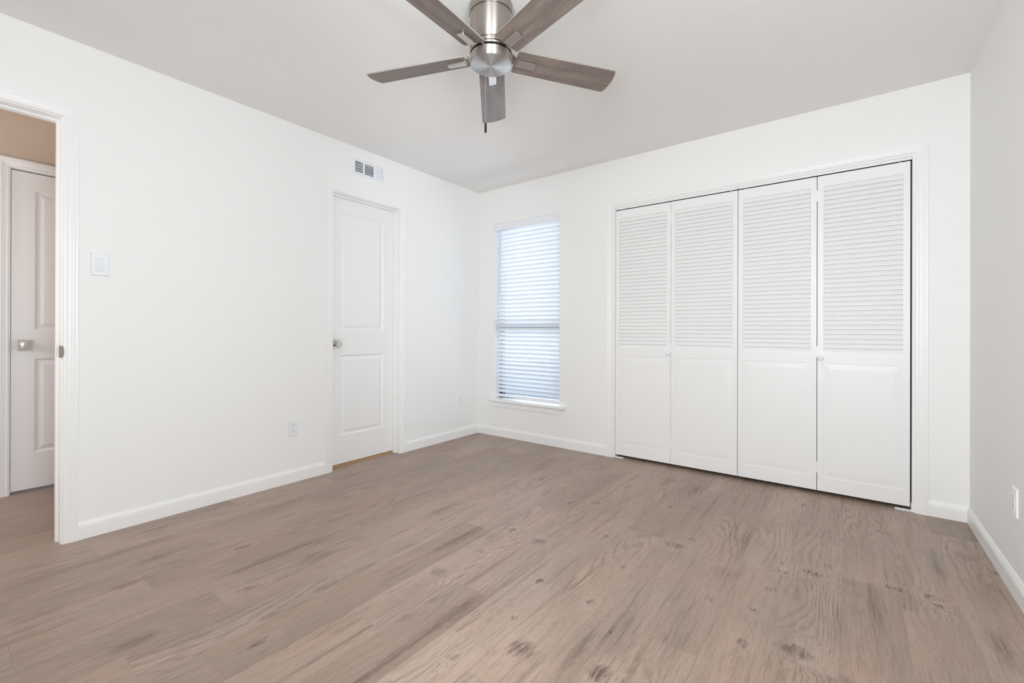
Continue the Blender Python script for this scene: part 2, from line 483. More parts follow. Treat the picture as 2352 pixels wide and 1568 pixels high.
# floor: every plank a face pair of one surface; each plank's number, tone and warmth live in a colour attribute
def build_floor():
    bm = bmesh.new()
    cl = bm.loops.layers.float_color.new('plank')
    rows = range(0, 30)
    X0, X1, Y0, Y1 = -1.25, W + 0.02, -4.9, 0.86
    for ri in rows:
        row = ri - 9          # row 0 is -.064 .. .116
        x0, x1 = 0.116 + PLANK_W * (row - 1), 0.116 + PLANK_W * row
        x0c, x1c = max(x0, X0), min(x1, X1)
        if x1c - x0c < 1e-4: continue
        j = ROW_JOINT.get(row, random.uniform(-2.5, -1.3))
        k0 = math.floor((Y0 - j) / PLANK_L)
        k = k0
        while j + k * PLANK_L < Y1:
            a, b = max(Y0, j + k * PLANK_L), min(Y1, j + (k + 1) * PLANK_L)
            t = TONE.get((row, k), random.uniform(0.34, 0.72) if row >= 0 else random.uniform(0.1, 0.35))  # hall rows painted darker in place of dimmer light there
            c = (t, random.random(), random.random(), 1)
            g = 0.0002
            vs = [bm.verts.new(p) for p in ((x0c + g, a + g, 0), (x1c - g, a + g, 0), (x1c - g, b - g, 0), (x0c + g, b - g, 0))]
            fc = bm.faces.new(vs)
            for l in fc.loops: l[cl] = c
            k += 1
    # underlay: the slab below, seen only in the hairline joints
    z = -0.0012
    c = (0.05, .5, .5, 1)
    vs = [bm.verts.new((x, y, zz)) for zz in (z, -0.06) for x, y in ((X0, Y0), (X1, Y0), (X1, Y1), (X0, Y1))]
    for q in ((0, 1, 2, 3), (7, 6, 5, 4), (0, 4, 5, 1), (1, 5, 6, 2), (2, 6, 7, 3), (3, 7, 4, 0)):
        fc = bm.faces.new([vs[i] for i in q])
        for l in fc.loops: l[cl] = c
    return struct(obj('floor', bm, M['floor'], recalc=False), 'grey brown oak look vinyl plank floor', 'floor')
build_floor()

# hallway beyond the doorway, the space behind the narrow door, and the closet
HZ = 2.108
D2 = (-3.098, -2.335, 0.0, 2.042)
bm = bmesh.new(); slab_with_holes(bm, mapH, -4.9, -1.75, 0, HZ, -0.11, 0, [D2])
struct(obj('wall_hall', bm, M['wall']), 'hallway wall around the panelled hall door', 'wall')
bm = bmesh.new()
xbox(bm, XH - 0.11, -TL, -1.85, -1.75, 0, HZ)
xbox(bm, XH - 0.11, -TL, -4.98, -4.9, 0, HZ)
xbox(bm, XH - 0.5, XH - 0.4, -3.3, -2.1, 0, HZ); xbox(bm, XH - 0.4, XH - 0.11, -3.3, -3.2, 0, HZ); xbox(bm, XH - 0.4, XH - 0.11, -2.2, -2.1, 0, HZ); xbox(bm, XH - 0.5, XH - 0.11, -3.3, -2.1, HZ, HZ + .08)  # box around the hall door's back, added to keep light out
struct(obj('wall_hall_end', bm, M['wall']), 'end walls closing the hallway, with a light blocking box added behind the hall door', 'wall')
bm = bmesh.new(); xbox(bm, XH - 0.11, -TL, -4.98, -1.75, HZ, HZ + 0.08)
struct(obj('ceiling_hall', bm, M['hallceil']), 'low tan hallway ceiling seen through the open doorway', 'ceiling')
bm = bmesh.new()
xbox(bm, -1.35, -1.25, -1.75, 0.0, 0, H)
xbox(bm, -1.25, -TL, -1.75, 0.0, H, H + 0.06)
struct(obj('wall_side_room', bm, M['closet']), 'walls of the dim room behind the narrow white door', 'wall')
bm = bmesh.new()
xbox(bm, CL[0] - 0.16, CL[0] - 0.06, TB, 0.86, 0, H)
xbox(bm, CL[1] + 0.06, CL[1] + 0.16, TB, 0.86, 0, H)
xbox(bm, CL[0] - 0.16, CL[1] + 0.16, 0.80, 0.90, 0, H)
struct(obj('wall_closet', bm, M['closet']), 'dark walls inside the closet', 'wall')
bm = bmesh.new(); xbox(bm, -8, 9, 0.95, 14, -0.35, -0.25); xbox(bm, -8, 9, -16, -5.2, -0.35, -0.25); xbox(bm, 3.9, 12, -5.2, 0.95, -0.35, -0.25)
struct(obj('ground', bm, M['ground']), 'pale ground outside the windows', 'ground')

# trim
n_trim = [0]
def trim(bm, label, cat='trim', material='trim'):
    n_trim[0] += 1
    return struct(obj('trim_%d' % n_trim[0], bm, M[material]), label, cat)
def jamb(bm, f, h, dback, t=0.004):
    """thin painted lining of an opening"""
    u0, u1, z0, z1 = h
    box(bm, f, u0 - 0.0, u0 + t, 0, z1, dback, 0.0)
    box(bm, f, u1 - t, u1 + 0.0, 0, z1, dback, 0.0)
    box(bm, f, u0 + t, u1 - t, z1 - t, z1, dback, 0.0)
def stop(bm, f, h, d0, d1, t=0.010, o=0.004):
    u0, u1, z0, z1 = h
    box(bm, f, u0 + o, u0 + o + t, 0, z1 - o, d0, d1)
    box(bm, f, u1 - o - t, u1 - o, 0, z1 - o, d0, d1)
    box(bm, f, u0 + o + t, u1 - o - t, z1 - o - t, z1 - o, d0, d1)
bm = bmesh.new(); casing(bm, mapL, DW[0] - .001, DW[1] + .002, DW[3] + .002); trim(bm, 'white moulded casing round the open hall doorway', 'door casing')
bm = bmesh.new(); jamb(bm, mapL, DW, -TL); stop(bm, mapL, DW, -0.085, -0.050)
jt = trim(bm, 'white jamb lining of the open hall doorway', 'door jamb')
bm = bmesh.new()
pts = []
for i in range(9):
    a = PI * i / 8
    pts.append((0.0285 * math.cos(a), 0.0065 * math.sin(a)))
zc, yj = 0.925, DW[1]
bm = bmesh.new()
box(bm, mapL, yj - 0.0045, yj - 0.0035, zc - 0.029, zc + 0.029, -0.045, -0.012)
prism(bm, [(p[0] + zc, yj - 0.0035 + p[1] * 1.4) for p in pts], 0.0075, 0.0125, lambda z, u, d: mapL(u, z, d))
prism(bm, [(-0.028 + zc, yj - 0.0055), (0.028 + zc, yj - 0.0055), (0.028 + zc, yj - 0.0035), (-0.028 + zc, yj - 0.0035)], -0.002, 0.0125, lambda z, u, d: mapL(u, z, d))
obj('strike_plate', bm, M['strike'], jt)
bm = bmesh.new(); casing(bm, mapL, D1[0] + .003, D1[1] - .002, D1[3] + .003); trim(bm, 'white moulded casing round the narrow door', 'door casing')
bm = bmesh.new(); jamb(bm, mapL, D1, -TL); stop(bm, mapL, D1, -0.073, -0.043); trim(bm, 'white jamb and stop of the narrow door', 'door jamb')
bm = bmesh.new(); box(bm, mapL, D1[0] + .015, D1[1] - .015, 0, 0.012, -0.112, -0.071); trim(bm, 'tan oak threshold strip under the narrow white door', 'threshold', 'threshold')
bm = bmesh.new(); casing(bm, mapB, CL[0] - .010, CL[1] + .010, CL[3] + .010); trim(bm, 'white moulded casing round the closet', 'closet casing')
bm = bmesh.new(); jamb(bm, mapB, CL, -TB, 0.003); trim(bm, 'white jamb lining of the closet opening', 'closet jamb')
bm = bmesh.new(); casing(bm, mapH, D2[0] - .003, D2[1] + .003, D2[3] + .002); trim(bm, 'cream casing round the hall door', 'door casing')
bm = bmesh.new(); jamb(bm, mapH, D2, -0.10); stop(bm, mapH, D2, -0.08, -0.05)
jt2 = trim(bm, 'cream jamb of the hall door', 'door jamb')
bm = bmesh.new(); box(bm, mapH, D2[0] - .0045, D2[0] + .0045, .905, .962, -0.03, .0105); obj('strike_plate', bm, M['chrome'], jt2)

base_run(mapL, DW[1] + .057, D1[0] - .052, 'baseboard_left', 'white baseboard between the doorway and the narrow door')
base_run(mapL, D1[1] + .053, 0.0, 'baseboard_left.001', 'short white baseboard between the narrow door and the corner')
base_run(mapB, 0.0, CL[0] - .065, 'baseboard_back', 'white baseboard under the window')
base_run(mapB, CL[1] + .065, W, 'baseboard_back.001', 'short white baseboard right of the closet')
base_run(mapR, YF, 0.0, 'baseboard_right', 'white baseboard along the right wall')
base_run(mapF, 0.0, W, 'baseboard_front', 'white baseboard behind the camera')

# ------------------------------------------------------------------ panelled doors
def rings(bm, f, h, prof, d_face):
    """nested rectangles: prof [(inset, depth)] from the face inward, last one filled"""
    u0, u1, z0, z1 = h
    prev = None
    for ins, dd in prof:
        cur = [bm.verts.new(f(*p, d_face + dd)) for p in ((u0 + ins, z0 + ins), (u1 - ins, z0 + ins), (u1 - ins, z1 - ins), (u0 + ins, z1 - ins))]
        if prev:
            for i in range(4):
                bm.faces.new((prev[i], prev[(i + 1) % 4], cur[(i + 1) % 4], cur[i]))
        prev = cur
    bm.faces.new(prev)
MOULD = [(0.0, 0.0), (0.004, -0.0015), (0.011, -0.0085), (0.016, -0.0095), (0.020, -0.0085), (0.042, -0.0015)]
def panel_door(bm, f, u0, u1, z0, z1, d_face, thick, panels, open_holes=(), mould=MOULD):
    us = [u0, u1]; zs = [z0, z1]
    for h in list(panels) + list(open_holes):
        us += [h[0], h[1]]; zs += [h[2], h[3]]
    grid_face(bm, f, us, zs, list(panels) + list(open_holes), d_face)
    grid_face(bm, f, us, zs, list(open_holes), d_face - thick)
    for (a0, a1, b0, b1) in [(u0, u1, z0, z1)] + list(open_holes):
        for a, b in (((a0, b0), (a0, b1)), ((a0, b1), (a1, b1)), ((a1, b1), (a1, b0)), ((a1, b0), (a0, b0))):
            bm.faces.new([bm.verts.new(f(*p)) for p in ((*a, d_face - thick), (*b, d_face - thick), (*b, d_face), (*a, d_face))])
    for h in panels:
        rings(bm, f, h, mould, d_face)
def knob_parts(parent, f, u, z, d, plate=0.033):
    bm = bmesh.new(); box(bm, f, u - plate, u + plate, z - plate, z + plate, d, d + 0.006)
    obj('rosette', bm, M['chrome'], parent, bevel=0.0015)
    bm = bmesh.new()
    lathe(bm, [(0.013, 0.004), (0.013, 0.022), (0.0165, 0.027), (0.025, 0.034), (0.0275, 0.044), (0.0265, 0.054), (0.021, 0.0605), (0.012, 0.061), (0.011, 0.058), (0.006, 0.058), (0.0055, 0.0605), (0.001, 0.0605)], 32,
          lambda a, b, h: f(u + a, z + b, d + h))
    obj('door_knob', bm, M['chrome'], parent, smooth='auto')

# narrow door, white, closed
bm = bmesh.new()
panel_door(bm, mapL, D1[0] + .0065, D1[1] - .0065, .0165, 2.045, -0.075, 0.035, [(-1.508, -1.108, .228, .846), (-1.508, -1.108, 1.032, 1.939)])
d1 = struct(obj('door_1', bm, M['door']), 'narrow white two panel door left of the corner, closed', 'door')
knob_parts(d1, mapL, D1[0] + .071, .933, -0.075)
# hall door
bm = bmesh.new()
panel_door(bm, mapH, D2[0] + .007, D2[1] - .007, .018, 2.030, -0.006, 0.035, [(-2.990, -2.445, .244, .848), (-2.990, -2.445, 1.031, 1.920)])
d2 = struct(obj('door_2', bm, M['door']), 'cream two panel hall door seen through the open doorway', 'door')
knob_parts(d2, mapH, -3.032, .933, -0.006)

# ------------------------------------------------------------------ windows
def window(name, f, h, d0, label, rail_z, mull=None, fr=0.032):
    u0, u1, z0, z1 = h
    e = empty(name, f((u0 + u1) / 2, z0, d0))
    struct(e, label, 'window')
    inv = Matrix.Translation(-e.location)
    def fl(u, z, d):
        p = f(u, z, d); return tuple(p[i] - e.location[i] for i in range(3))
    bm = bmesh.new()
    slab_with_holes(bm, fl, u0, u1, z0, z1, d0 - 0.05, d0, [(u0 + fr, u1 - fr, z0 + 0.0115, z1 - fr)])
    obj('window_frame', bm, M['bronze'], e)
    bm = bmesh.new()
    if rail_z: box(bm, fl, u0 + fr, u1 - fr, rail_z[0], rail_z[1], d0 - 0.04, d0 - 0.005)
    for mu in mull or (): box(bm, fl, mu - 0.02, mu + 0.02, z0 + fr, z1 - fr, d0 - 0.04, d0 - 0.005)
    obj('meeting_rail', bm, M['bronze'], e)
    bm = bmesh.new(); box(bm, fl, u0 + fr * .8, u1 - fr * .8, z0 + 0.010, z1 - fr * .8, d0 - 0.028, d0 - 0.024)
    obj('window_pane', bm, M['glass'], e)
    return e, fl
w1, w1f = window('window_1', mapB, WN, -0.095, 'dark framed window with white blind on the back wall', (1.035, 1.095))
bm = bmesh.new()
prism(bm, [(-0.090, 0.345), (0.046, 0.345), (0.050, 0.348), (0.050, 0.364), (0.046, 0.367), (-0.090, 0.367)], WN[0] + .002, WN[1] - .002, lambda d, z, u: w1f(u, z, d))
prism(bm, [(0.0, 0.345), (0.046, 0.345), (0.050, 0.348), (0.050, 0.364), (0.046, 0.367), (0.0, 0.367)], 0.169, WN[0] + .002, lambda d, z, u: w1f(u, z, d))
prism(bm, [(0.0, 0.345), (0.046, 0.345), (0.050, 0.348), (0.050, 0.364), (0.046, 0.367), (0.0, 0.367)], WN[1] - .002, 1.031, lambda d, z, u: w1f(u, z, d))
obj('window_sill', bm, M['trim'], w1)
bm = bmesh.new()
prism(bm, [(0.184, 0.345), (0.198, 0.292), (0.972, 0.292), (0.990, 0.345)], 0.0, 0.014, lambda u, z, d: w1f(u, z, d))
obj('apron', bm, M['trim'], w1)
w2, w2f = window('added_window_2', mapF, WF, -0.055, 'unseen window added behind the camera for fill light', (1.39, 1.43))  # this window and the next are added to carry the corner fill
w3, w3f = window('added_window_3', mapR, WR, -0.055, 'unseen window added in the right wall for fill light', (1.39, 1.43))

# ------------------------------------------------------------------ blind
bl = empty('window_blind', (0.585, 0.035, 2.088))
tag(bl, 'white horizontal slat blind hanging in the window, slats nearly closed', 'blind')
def bf(x, y, z): return (x - 0.585, y - 0.035, z - 2.088)
BX0, BX1 = 0.2125, 0.9555
bm = bmesh.new()
prism(bm, [(0.006, 2.030), (0.010, 2.0265), (0.014, 2.030), (0.014, 2.0895), (0.004, 2.0905), (0.004, 2.036)], BX0 - .006, BX1 + .006, lambda y, z, x: bf(x, y, z))
obj('valance', bm, M['plastic'], bl)
bm = bmesh.new(); xbox(bm, BX0 - .585, BX1 - .585, 0.020 - .035, 0.066 - .035, 2.052 - 2.088, 2.090 - 2.088)
obj('headrail', bm, M['plastic'], bl)
bm = bmesh.new()
pitch, hw, hv, th = 0.0402, 0.0107, 0.0173, 0.0027
zs = []
z = 2.014
while z > 0.428:
    zs.append(z); z -= pitch
yc = 0.045
nrm = Vector((hv, hw)).normalized()        # (y, z) normal of the slat: room side edge is the upper one
for k, z in enumerate(zs):
    tilt = 1.0 if k < len(zs) - 2 else 0.92
    pr = []
    seq = [(-1, 0.0), (-0.5, 0.0016), (0, 0.0022), (0.5, 0.0016), (1, 0.0)]
    jx = random.uniform(-.0006, .0006)
    for s, c in seq: pr.append((yc + s * hw + (c) * nrm[0], z - s * hv * tilt + c * nrm[1]))
    for s, c in seq[::-1]: pr.append((yc + s * hw + (c - th) * nrm[0], z - s * hv * tilt + (c - th) * nrm[1]))
    prism(bm, pr, BX0 + jx, BX1 + jx, lambda y, zz, x: bf(x, y, zz))
obj('slats', bm, M['slat'], bl)
bm = bmesh.new()
prism(bm, [(0.026, 0.387), (0.064, 0.387), (0.066, 0.390), (0.066, 0.406), (0.062, 0.410), (0.028, 0.410), (0.024, 0.406), (0.024, 0.390)], BX0, BX1, lambda y, z, x: bf(x, y, z))
obj('bottom_rail', bm, M['plastic'], bl)
def tube(bm, p0, p1, r, seg=8):
    p0, p1 = Vector(p0), Vector(p1)
    q = (p1 - p0).to_track_quat('Z', 'X')
    a = []; b = []
    for i in range(seg):
        o = q @ Vector((r * math.cos(2 * PI * i / seg), r * math.sin(2 * PI * i / seg), 0))
        a.append(bm.verts.new(p0 + o)); b.append(bm.verts.new(p1 + o))
    bm.faces.new(a[::-1]); bm.faces.new(b)
    for i in range(seg): bm.faces.new((a[i], a[(i + 1) % seg], b[(i + 1) % seg], b[i]))
for cx in (0.300, 0.585, 0.866):
    bm = bmesh.new()
    tube(bm, bf(cx - .006, 0.0325, 2.05), bf(cx - .006, 0.0325, 0.405), 0.0006, 6)
    tube(bm, bf(cx + .006, 0.0325, 2.05), bf(cx + .006, 0.0325, 0.405), 0.0006, 6)
    for z in zs:
        tube(bm, bf(cx - .006, 0.0325, z + .016), bf(cx + .006, 0.0325, z + .016), 0.0005, 5)
    obj('ladder_cord', bm, M['cord'], bl)
bm = bmesh.new()
tube(bm, bf(0.268, 0.022, 2.035), bf(0.264, 0.020, 1.43), 0.0042, 6)
tube(bm, bf(0.264, 0.020, 1.43), bf(0.264, 0.020, 1.385), 0.0052, 6)
obj('tilt_wand', bm, mat('wand_plastic', (0.62, 0.64, 0.68), 0.2), bl)

# ------------------------------------------------------------------ bifold closet doors
BF_D = -0.018            # front face of the closed panels, just behind the wall face
def bifold_panel(parent, u0, u1, origin, knob_u=None):
    def f(u, z, d):
        p = mapB(u, z, d); return (p[0] - origin[0], p[1] - origin[1], p[2] - origin[2])
    st, z0, z1 = 0.031, 0.0235, 2.022
    l0, l1 = 0.900, 1.953
    bm = bmesh.new()
    pan = (u0 + st, u1 - st, 0.112, 0.834)
    louv = (u0 + st, u1 - st, l0, l1)
    panel_door(bm, f, u0, u1, z0, z1, BF_D, 0.034, [pan], [louv],
               [(0.0, 0.0), (0.0005, -0.0042), (0.005, -0.0042), (0.038, -0.0016), (0.040, -0.0016)])
    o = obj('panel', bm, M['door'], parent)
    bm = bmesh.new()
    n = 36
    p = (l1 - l0) / n
    for k in range(n):
        zb = l0 + k * p
        # each slat: lower edge forward, upper edge tucked behind the slat above
        e0 = -0.003 if k == 0 else 0.0016
        prism(bm, [(BF_D - 0.0022, zb + e0), (BF_D - 0.0022, zb + 0.0046), (BF_D - 0.0142, zb + p + 0.005), (BF_D - 0.0182, zb + p + 0.005), (BF_D - 0.0085, zb + e0)],
              u0 + st - .001, u1 - st + .001, lambda d, z, u: f(u, z, d))
    obj('louvers', bm, M['door'], o)
    if knob_u is not None:
        bm = bmesh.new()
        lathe(bm, [(0.009, 0.0), (0.008, 0.008), (0.0135, 0.014), (0.0165, 0.020), (0.0155, 0.026), (0.009, 0.030), (0.001, 0.031)], 24,
              lambda a, b, h: f(knob_u + a, 0.868 + b, BF_D + h))
        obj('knob', bm, M['plastic'], o, smooth='auto')
    return o
def bifold(ua, ub, uc, knob_u, knob_on, label, gap):
    org = (ua, 0.03, 0.016)
    e = empty('bifold_door', org)
    tag(e, label, 'closet door', 'louvred bifold closet doors')
    pa = bifold_panel(e, ua, ub - gap / 2, org, knob_u if knob_on == 0 else None)
    pb = bifold_panel(e, ub + gap / 2, uc, org, knob_u if knob_on == 1 else None)
    for zz in (0.17, 0.905, 1.90):
        bm = bmesh.new()
        box(bm, lambda u, z, d: (mapB(u, z, d)[0] - org[0], mapB(u, z, d)[1] - org[1], z - org[2]), ub - gap / 2 - .0002, ub + gap / 2 + .0002, zz - .035, zz + .035, BF_D - .006, BF_D - .0015)
        obj('hinge', bm, M['plastic'], e)
    for px in (ua + .045, uc - .045):
        bm = bmesh.new()
        lathe(bm, [(0.006, 2.0215), (0.006, 2.0273)], 12, lambda a, b, h: (px + a - org[0], .032 + b - org[1], h - org[2]))
        obj('top_pivot', bm, M['plastic'], e)
    return e
bifold(1.4875, 1.9355, 2.3965, 1.914, 0, 'left pair of white louvred bifold closet doors, beside the window', 0.0022)
bifold(2.4000, 2.8565, 3.3015, 2.876, 1, 'right pair of white louvred bifold closet doors, beside the right wall', 0.0034)
for (a, b), lab in (((1.487, 2.3965), 'white overhead track above the left pair of closet doors'), ((2.3995, 3.308), 'white overhead track above the right pair of closet doors')):
    bm = bmesh.new()
    prism(bm, [(BF_D + .004, 2.0285), (BF_D - .0035, 2.0285), (BF_D - .0035, 2.0427), (BF_D - .0335, 2.0427), (BF_D - .0335, 2.0285), (BF_D - .036, 2.0285), (BF_D - .036, 2.045), (BF_D + .004, 2.045)],
          a, b, lambda d, z, u: mapB(u, z, d))
    tk = tag(obj('closet_track', bm, M['trim']), lab, 'door track', 'closet door tracks')
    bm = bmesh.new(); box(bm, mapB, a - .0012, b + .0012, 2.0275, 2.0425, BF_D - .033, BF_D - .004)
    tag(obj('slot_shade', bm, M['dark'], tk), 'black box painted as shade in the track slot')
for sgn, u, lab in ((1, CL[0] + .003, 'small white pivot bracket on the floor at the left closet jamb'), (-1, CL[1] - .003, 'small white pivot bracket on the floor at the right closet jamb')):
    bm = bmesh.new()
    L = 0.074
    xbox(bm, min(u, u + sgn * L), max(u, u + sgn * L), 0.004, 0.040, 0.0, 0.003)
    xbox(bm, min(u, u + sgn * L), max(u, u + sgn * L), 0.004, 0.007, 0.003, 0.009)
    xbox(bm, min(u, u + sgn * .003), max(u, u + sgn * .003), 0.007, 0.040, 0.003, 0.045)
    o = tag(obj('pivot_bracket', bm, M['plastic']), lab, 'bracket', 'closet pivot brackets')

# ------------------------------------------------------------------ switch and outlets
def plate(parent, f, u, z, w=0.070, h=0.114, name='cover_plate', hole=(0.0332, 0.0656)):
    bm = bmesh.new()
    hw_, hh = hole[0] / 2, hole[1] / 2
    us = [u - w / 2 + .004, u - hw_, u + hw_, u + w / 2 - .004]; zs_ = [z - h / 2 + .004, z - hh, z + hh, z + h / 2 - .004]
    grid_face(bm, f, us, zs_, [(u - hw_, u + hw_, z - hh, z + hh)], 0.0062)
    a = [bm.verts.new(f(*p, 0.0062)) for p in ((us[0], zs_[0]), (us[3], zs_[0]), (us[3], zs_[3]), (us[0], zs_[3]))]
    b = [bm.verts.new(f(*p, 0.0)) for p in ((u - w / 2, z - h / 2), (u + w / 2, z - h / 2), (u + w / 2, z + h / 2), (u - w / 2, z + h / 2))]
    for i in range(4): bm.faces.new((a[i], a[(i + 1) % 4], b[(i + 1) % 4], b[i]))
    a = [bm.verts.new(f(*p, 0.0062)) for p in ((us[1], zs_[1]), (us[2], zs_[1]), (us[2], zs_[2]), (us[1], zs_[2]))]
    b = [bm.verts.new(f(*p, 0.0005)) for p in ((us[1], zs_[1]), (us[2], zs_[1]), (us[2], zs_[2]), (us[1], zs_[2]))]
    for i in range(4): bm.faces.new((a[i], a[(i + 1) % 4], b[(i + 1) % 4], b[i]))
    bm.faces.new(b)
    o = obj(name, bm, M['plastic'], parent)
    for s in (-1, 1):
        bm = bmesh.new()
        lathe(bm, [(0.003, 0.0060), (0.0028, 0.0072), (0.0005, 0.0074)], 12, lambda a_, b_, h_: f(u + a_, z + s * 0.0485 + b_, h_))
        obj('screw', bm, M['plastic'], o)
    return o
def outlet(f, u, z, label):
    e = empty('wall_outlet', f(u, z, 0))
    tag(e, label, 'outlet', 'wall outlets')
    def fl(a, b, d):
        p = f(a, b, d); return tuple(p[i] - e.location[i] for i in range(3))
    plate(e, fl, u, z)
    bm = bmesh.new(); box(bm, fl, u - .0163, u + .0163, z - .0325, z + .0325, 0.001, 0.0078)
    r = obj('receptacle', bm, M['plastic'], e, bevel=0.0008)
    bm = bmesh.new()
    for s in (-1, 1):
        zz = z + s * 0.0185 + .002
        box(bm, fl, u - .0075, u - .0053, zz + .000, zz + .0075, 0.0070, 0.0082)
        box(bm, fl, u + .0053, u + .0075, zz + .000, zz + .0065, 0.0070, 0.0082)
        prism(bm, [(u + .0028 * math.cos(t * PI / 6), zz - .0070 + .0028 * math.sin(t * PI / 6)) for t in range(12)], 0.0070, 0.0082, fl)
    tag(obj('slots', bm, M['slot'], r), 'dark socket slots')
    return e
outlet(mapL, -1.901, 0.368, 'white outlet low on the left wall, left of the narrow door')
outlet(mapL, -0.263, 0.360, 'white outlet low on the left wall, next to the room corner')
outlet(mapR, -0.833, 0.364, 'white outlet low on the right wall')
e = empty('light_switch', mapL(-2.884, 1.360, 0))
tag(e, 'white single rocker light switch on the wall beside the open doorway', 'light switch')
def fl(a, b, d):
    p = mapL(a, b, d); return tuple(p[i] - e.location[i] for i in range(3))
plate(e, fl, -2.884, 1.360, w=0.072)
bm = bmesh.new()
prism(bm, [(1.3275, 0.001), (1.3275, 0.0105), (1.360, 0.0085), (1.3925, 0.0066), (1.3925, 0.001)], -2.9003, -2.8677, lambda z, d, u: fl(u, z, d))
obj('rocker', bm, mat('rocker_plastic', (0.77, 0.80, 0.84), 0.3), e)

# ------------------------------------------------------------------ air vent
vt = empty('air_vent', mapL(-1.311, 2.291, 0))
tag(vt, 'white metal air register high on the left wall above the narrow door', 'air vent')
def vl(a, b, d):
    p = mapL(a, b, d); return tuple(p[i] - vt.location[i] for i in range(3))
VU0, VU1, VZ0, VZ1 = -1.459, -1.163, 2.229, 2.353
secs = [(-1.434, -1.366, 'a'), (-1.350, -1.268, 'b'), (-1.252, -1.188, 'c')]
bm = bmesh.new()
hs = [(a, b, 2.249, 2.333) for a, b, _ in secs]
us = [VU0 + .008, VU1 - .008]; zz_ = [VZ0 + .008, VZ1 - .008]
for h in hs: us += [h[0], h[1]]; zz_ += [h[2], h[3]]
grid_face(bm, vl, us, zz_, hs, 0.009)
a = [bm.verts.new(vl(*p, 0.009)) for p in ((VU0 + .008, VZ0 + .008), (VU1 - .008, VZ0 + .008), (VU1 - .008, VZ1 - .008), (VU0 + .008, VZ1 - .008))]
b = [bm.verts.new(vl(*p, 0.0)) for p in ((VU0, VZ0), (VU1, VZ0), (VU1, VZ1), (VU0, VZ1))]
for i in range(4): bm.faces.new((a[i], a[(i + 1) % 4], b[(i + 1) % 4], b[i]))
for h in hs:
    for p, q in (((h[0], h[2]), (h[0], h[3])), ((h[0], h[3]), (h[1], h[3])), ((h[1], h[3]), (h[1], h[2])), ((h[1], h[2]), (h[0], h[2]))):
        bm.faces.new([bm.verts.new(vl(*r_, d)) for r_, d in ((p, .009), (q, .009), (q, .001), (p, .001))])
obj('register_frame', bm, M['vent'], vt)
bm = bmesh.new()
box(bm, vl, -1.435, -1.187, 2.249, 2.333, -0.110, -0.106)
obj('duct_opening', bm, M['duct'], vt)
def blade_v(bm, u, du, z0, z1, d0, d1, t=.0012):
    prism(bm, [(u - t / 2, d1), (u + t / 2, d1), (u + du + t / 2, d0), (u + du - t / 2, d0)], z0, z1, lambda uu_, d, z: vl(uu_, z, d))
def blade_h(bm, z, dz, u0, u1, d0, d1, t=.0014):
    prism(bm, [(z - t / 2, d1), (z + t / 2, d1), (z + dz + t / 2, d0), (z + dz - t / 2, d0)], u0, u1, lambda zz, d, u: vl(u, zz, d))
bm = bmesh.new()
for k in range(6): blade_v(bm, -1.434 + k * .0136, .0125, 2.249, 2.333, -.008, .0085, .0042)
for zz in (2.2585, 2.2745, 2.2945, 2.3150): blade_h(bm, zz, .0, -1.434, -1.366, -.014, -.0085, .0078)
for k in range(6): blade_h(bm, 2.2565 + k * .0138, .010, -1.350, -1.268, -.006, .0085, .0036)
for k in range(4): blade_v(bm, -1.345 + k * .024, .0, 2.249, 2.333, -.040, -.020, .003)
for k in range(6): blade_v(bm, -1.250 + k * .0118, -.0150, 2.249, 2.333, -.003, .0085, .0016)
obj('louvers', bm, M['vent'], vt)
bm = bmesh.new()
box(bm, vl, -1.183, -1.179, 2.268, 2.276, .0085, .020)
box(bm, vl, -1.188, -1.174, 2.270, 2.274, .0195, .0225)
obj('damper_lever', bm, M['vent'], vt)

# ------------------------------------------------------------------ ceiling fan
FX, FY = 1.77, -1.93
fan = empty('ceiling_fan', (FX, FY, H))
tag(fan, 'brushed nickel hugger ceiling fan with five weathered grey wood blades', 'ceiling fan')
def fz(z): return z - H
def lat(name, prof, material, seg=64, parent=fan, cap=True):
    bm = bmesh.new()
    lathe(bm, [(r, fz(z)) for r, z in prof], seg, None, cap)
    return obj(name, bm, material, parent, smooth='auto')
lat('canopy', [(0.0945, 2.440), (0.0955, 2.436), (0.0955, 2.4048), (0.0945, 2.4038), (0.080, 2.4038)], M['nickel'])
lat('canopy_seam', [(0.0885, 2.405), (0.0885, 2.399)], M['black'])
lat('motor_housing', [(0.080, 2.4022), (0.0908, 2.4020), (0.0918, 2.4005), (0.0918, 2.272), (0.0900, 2.268), (0.078, 2.267)], M['nickel'])
lat('lower_collar', [(0.084, 2.268), (0.0855, 2.266), (0.0885, 2.254), (0.0875, 2.2508), (0.060, 2.2508)], M['nickel'])
lat('bearing_gap', [(0.070, 2.2512), (0.070, 2.224)], M['black'])
lat('blade_hub', [(0.060, 2.2445), (0.0905, 2.2440), (0.0920, 2.2425), (0.0920, 2.2375), (0.0905, 2.2362), (0.060, 2.2360)], M['nickel'])
lat('black_ring', [(0.070, 2.2362), (0.0905, 2.2358), (0.0905, 2.2285), (0.070, 2.2280)], M['black'])
sh = lat('switch_housing', [(0.070, 2.2275), (0.0895, 2.2272), (0.0908, 2.2255), (0.0908, 2.1925), (0.0900, 2.1905), (0.0885, 2.1900)], M['nickel'])
lat('end_cap', [(0.0885, 2.1902), (0.0880, 2.1885), (0.0700, 2.1865), (0.0400, 2.1848), (0.0100, 2.1840), (0.001, 2.1839)], M['nickel_cap'])
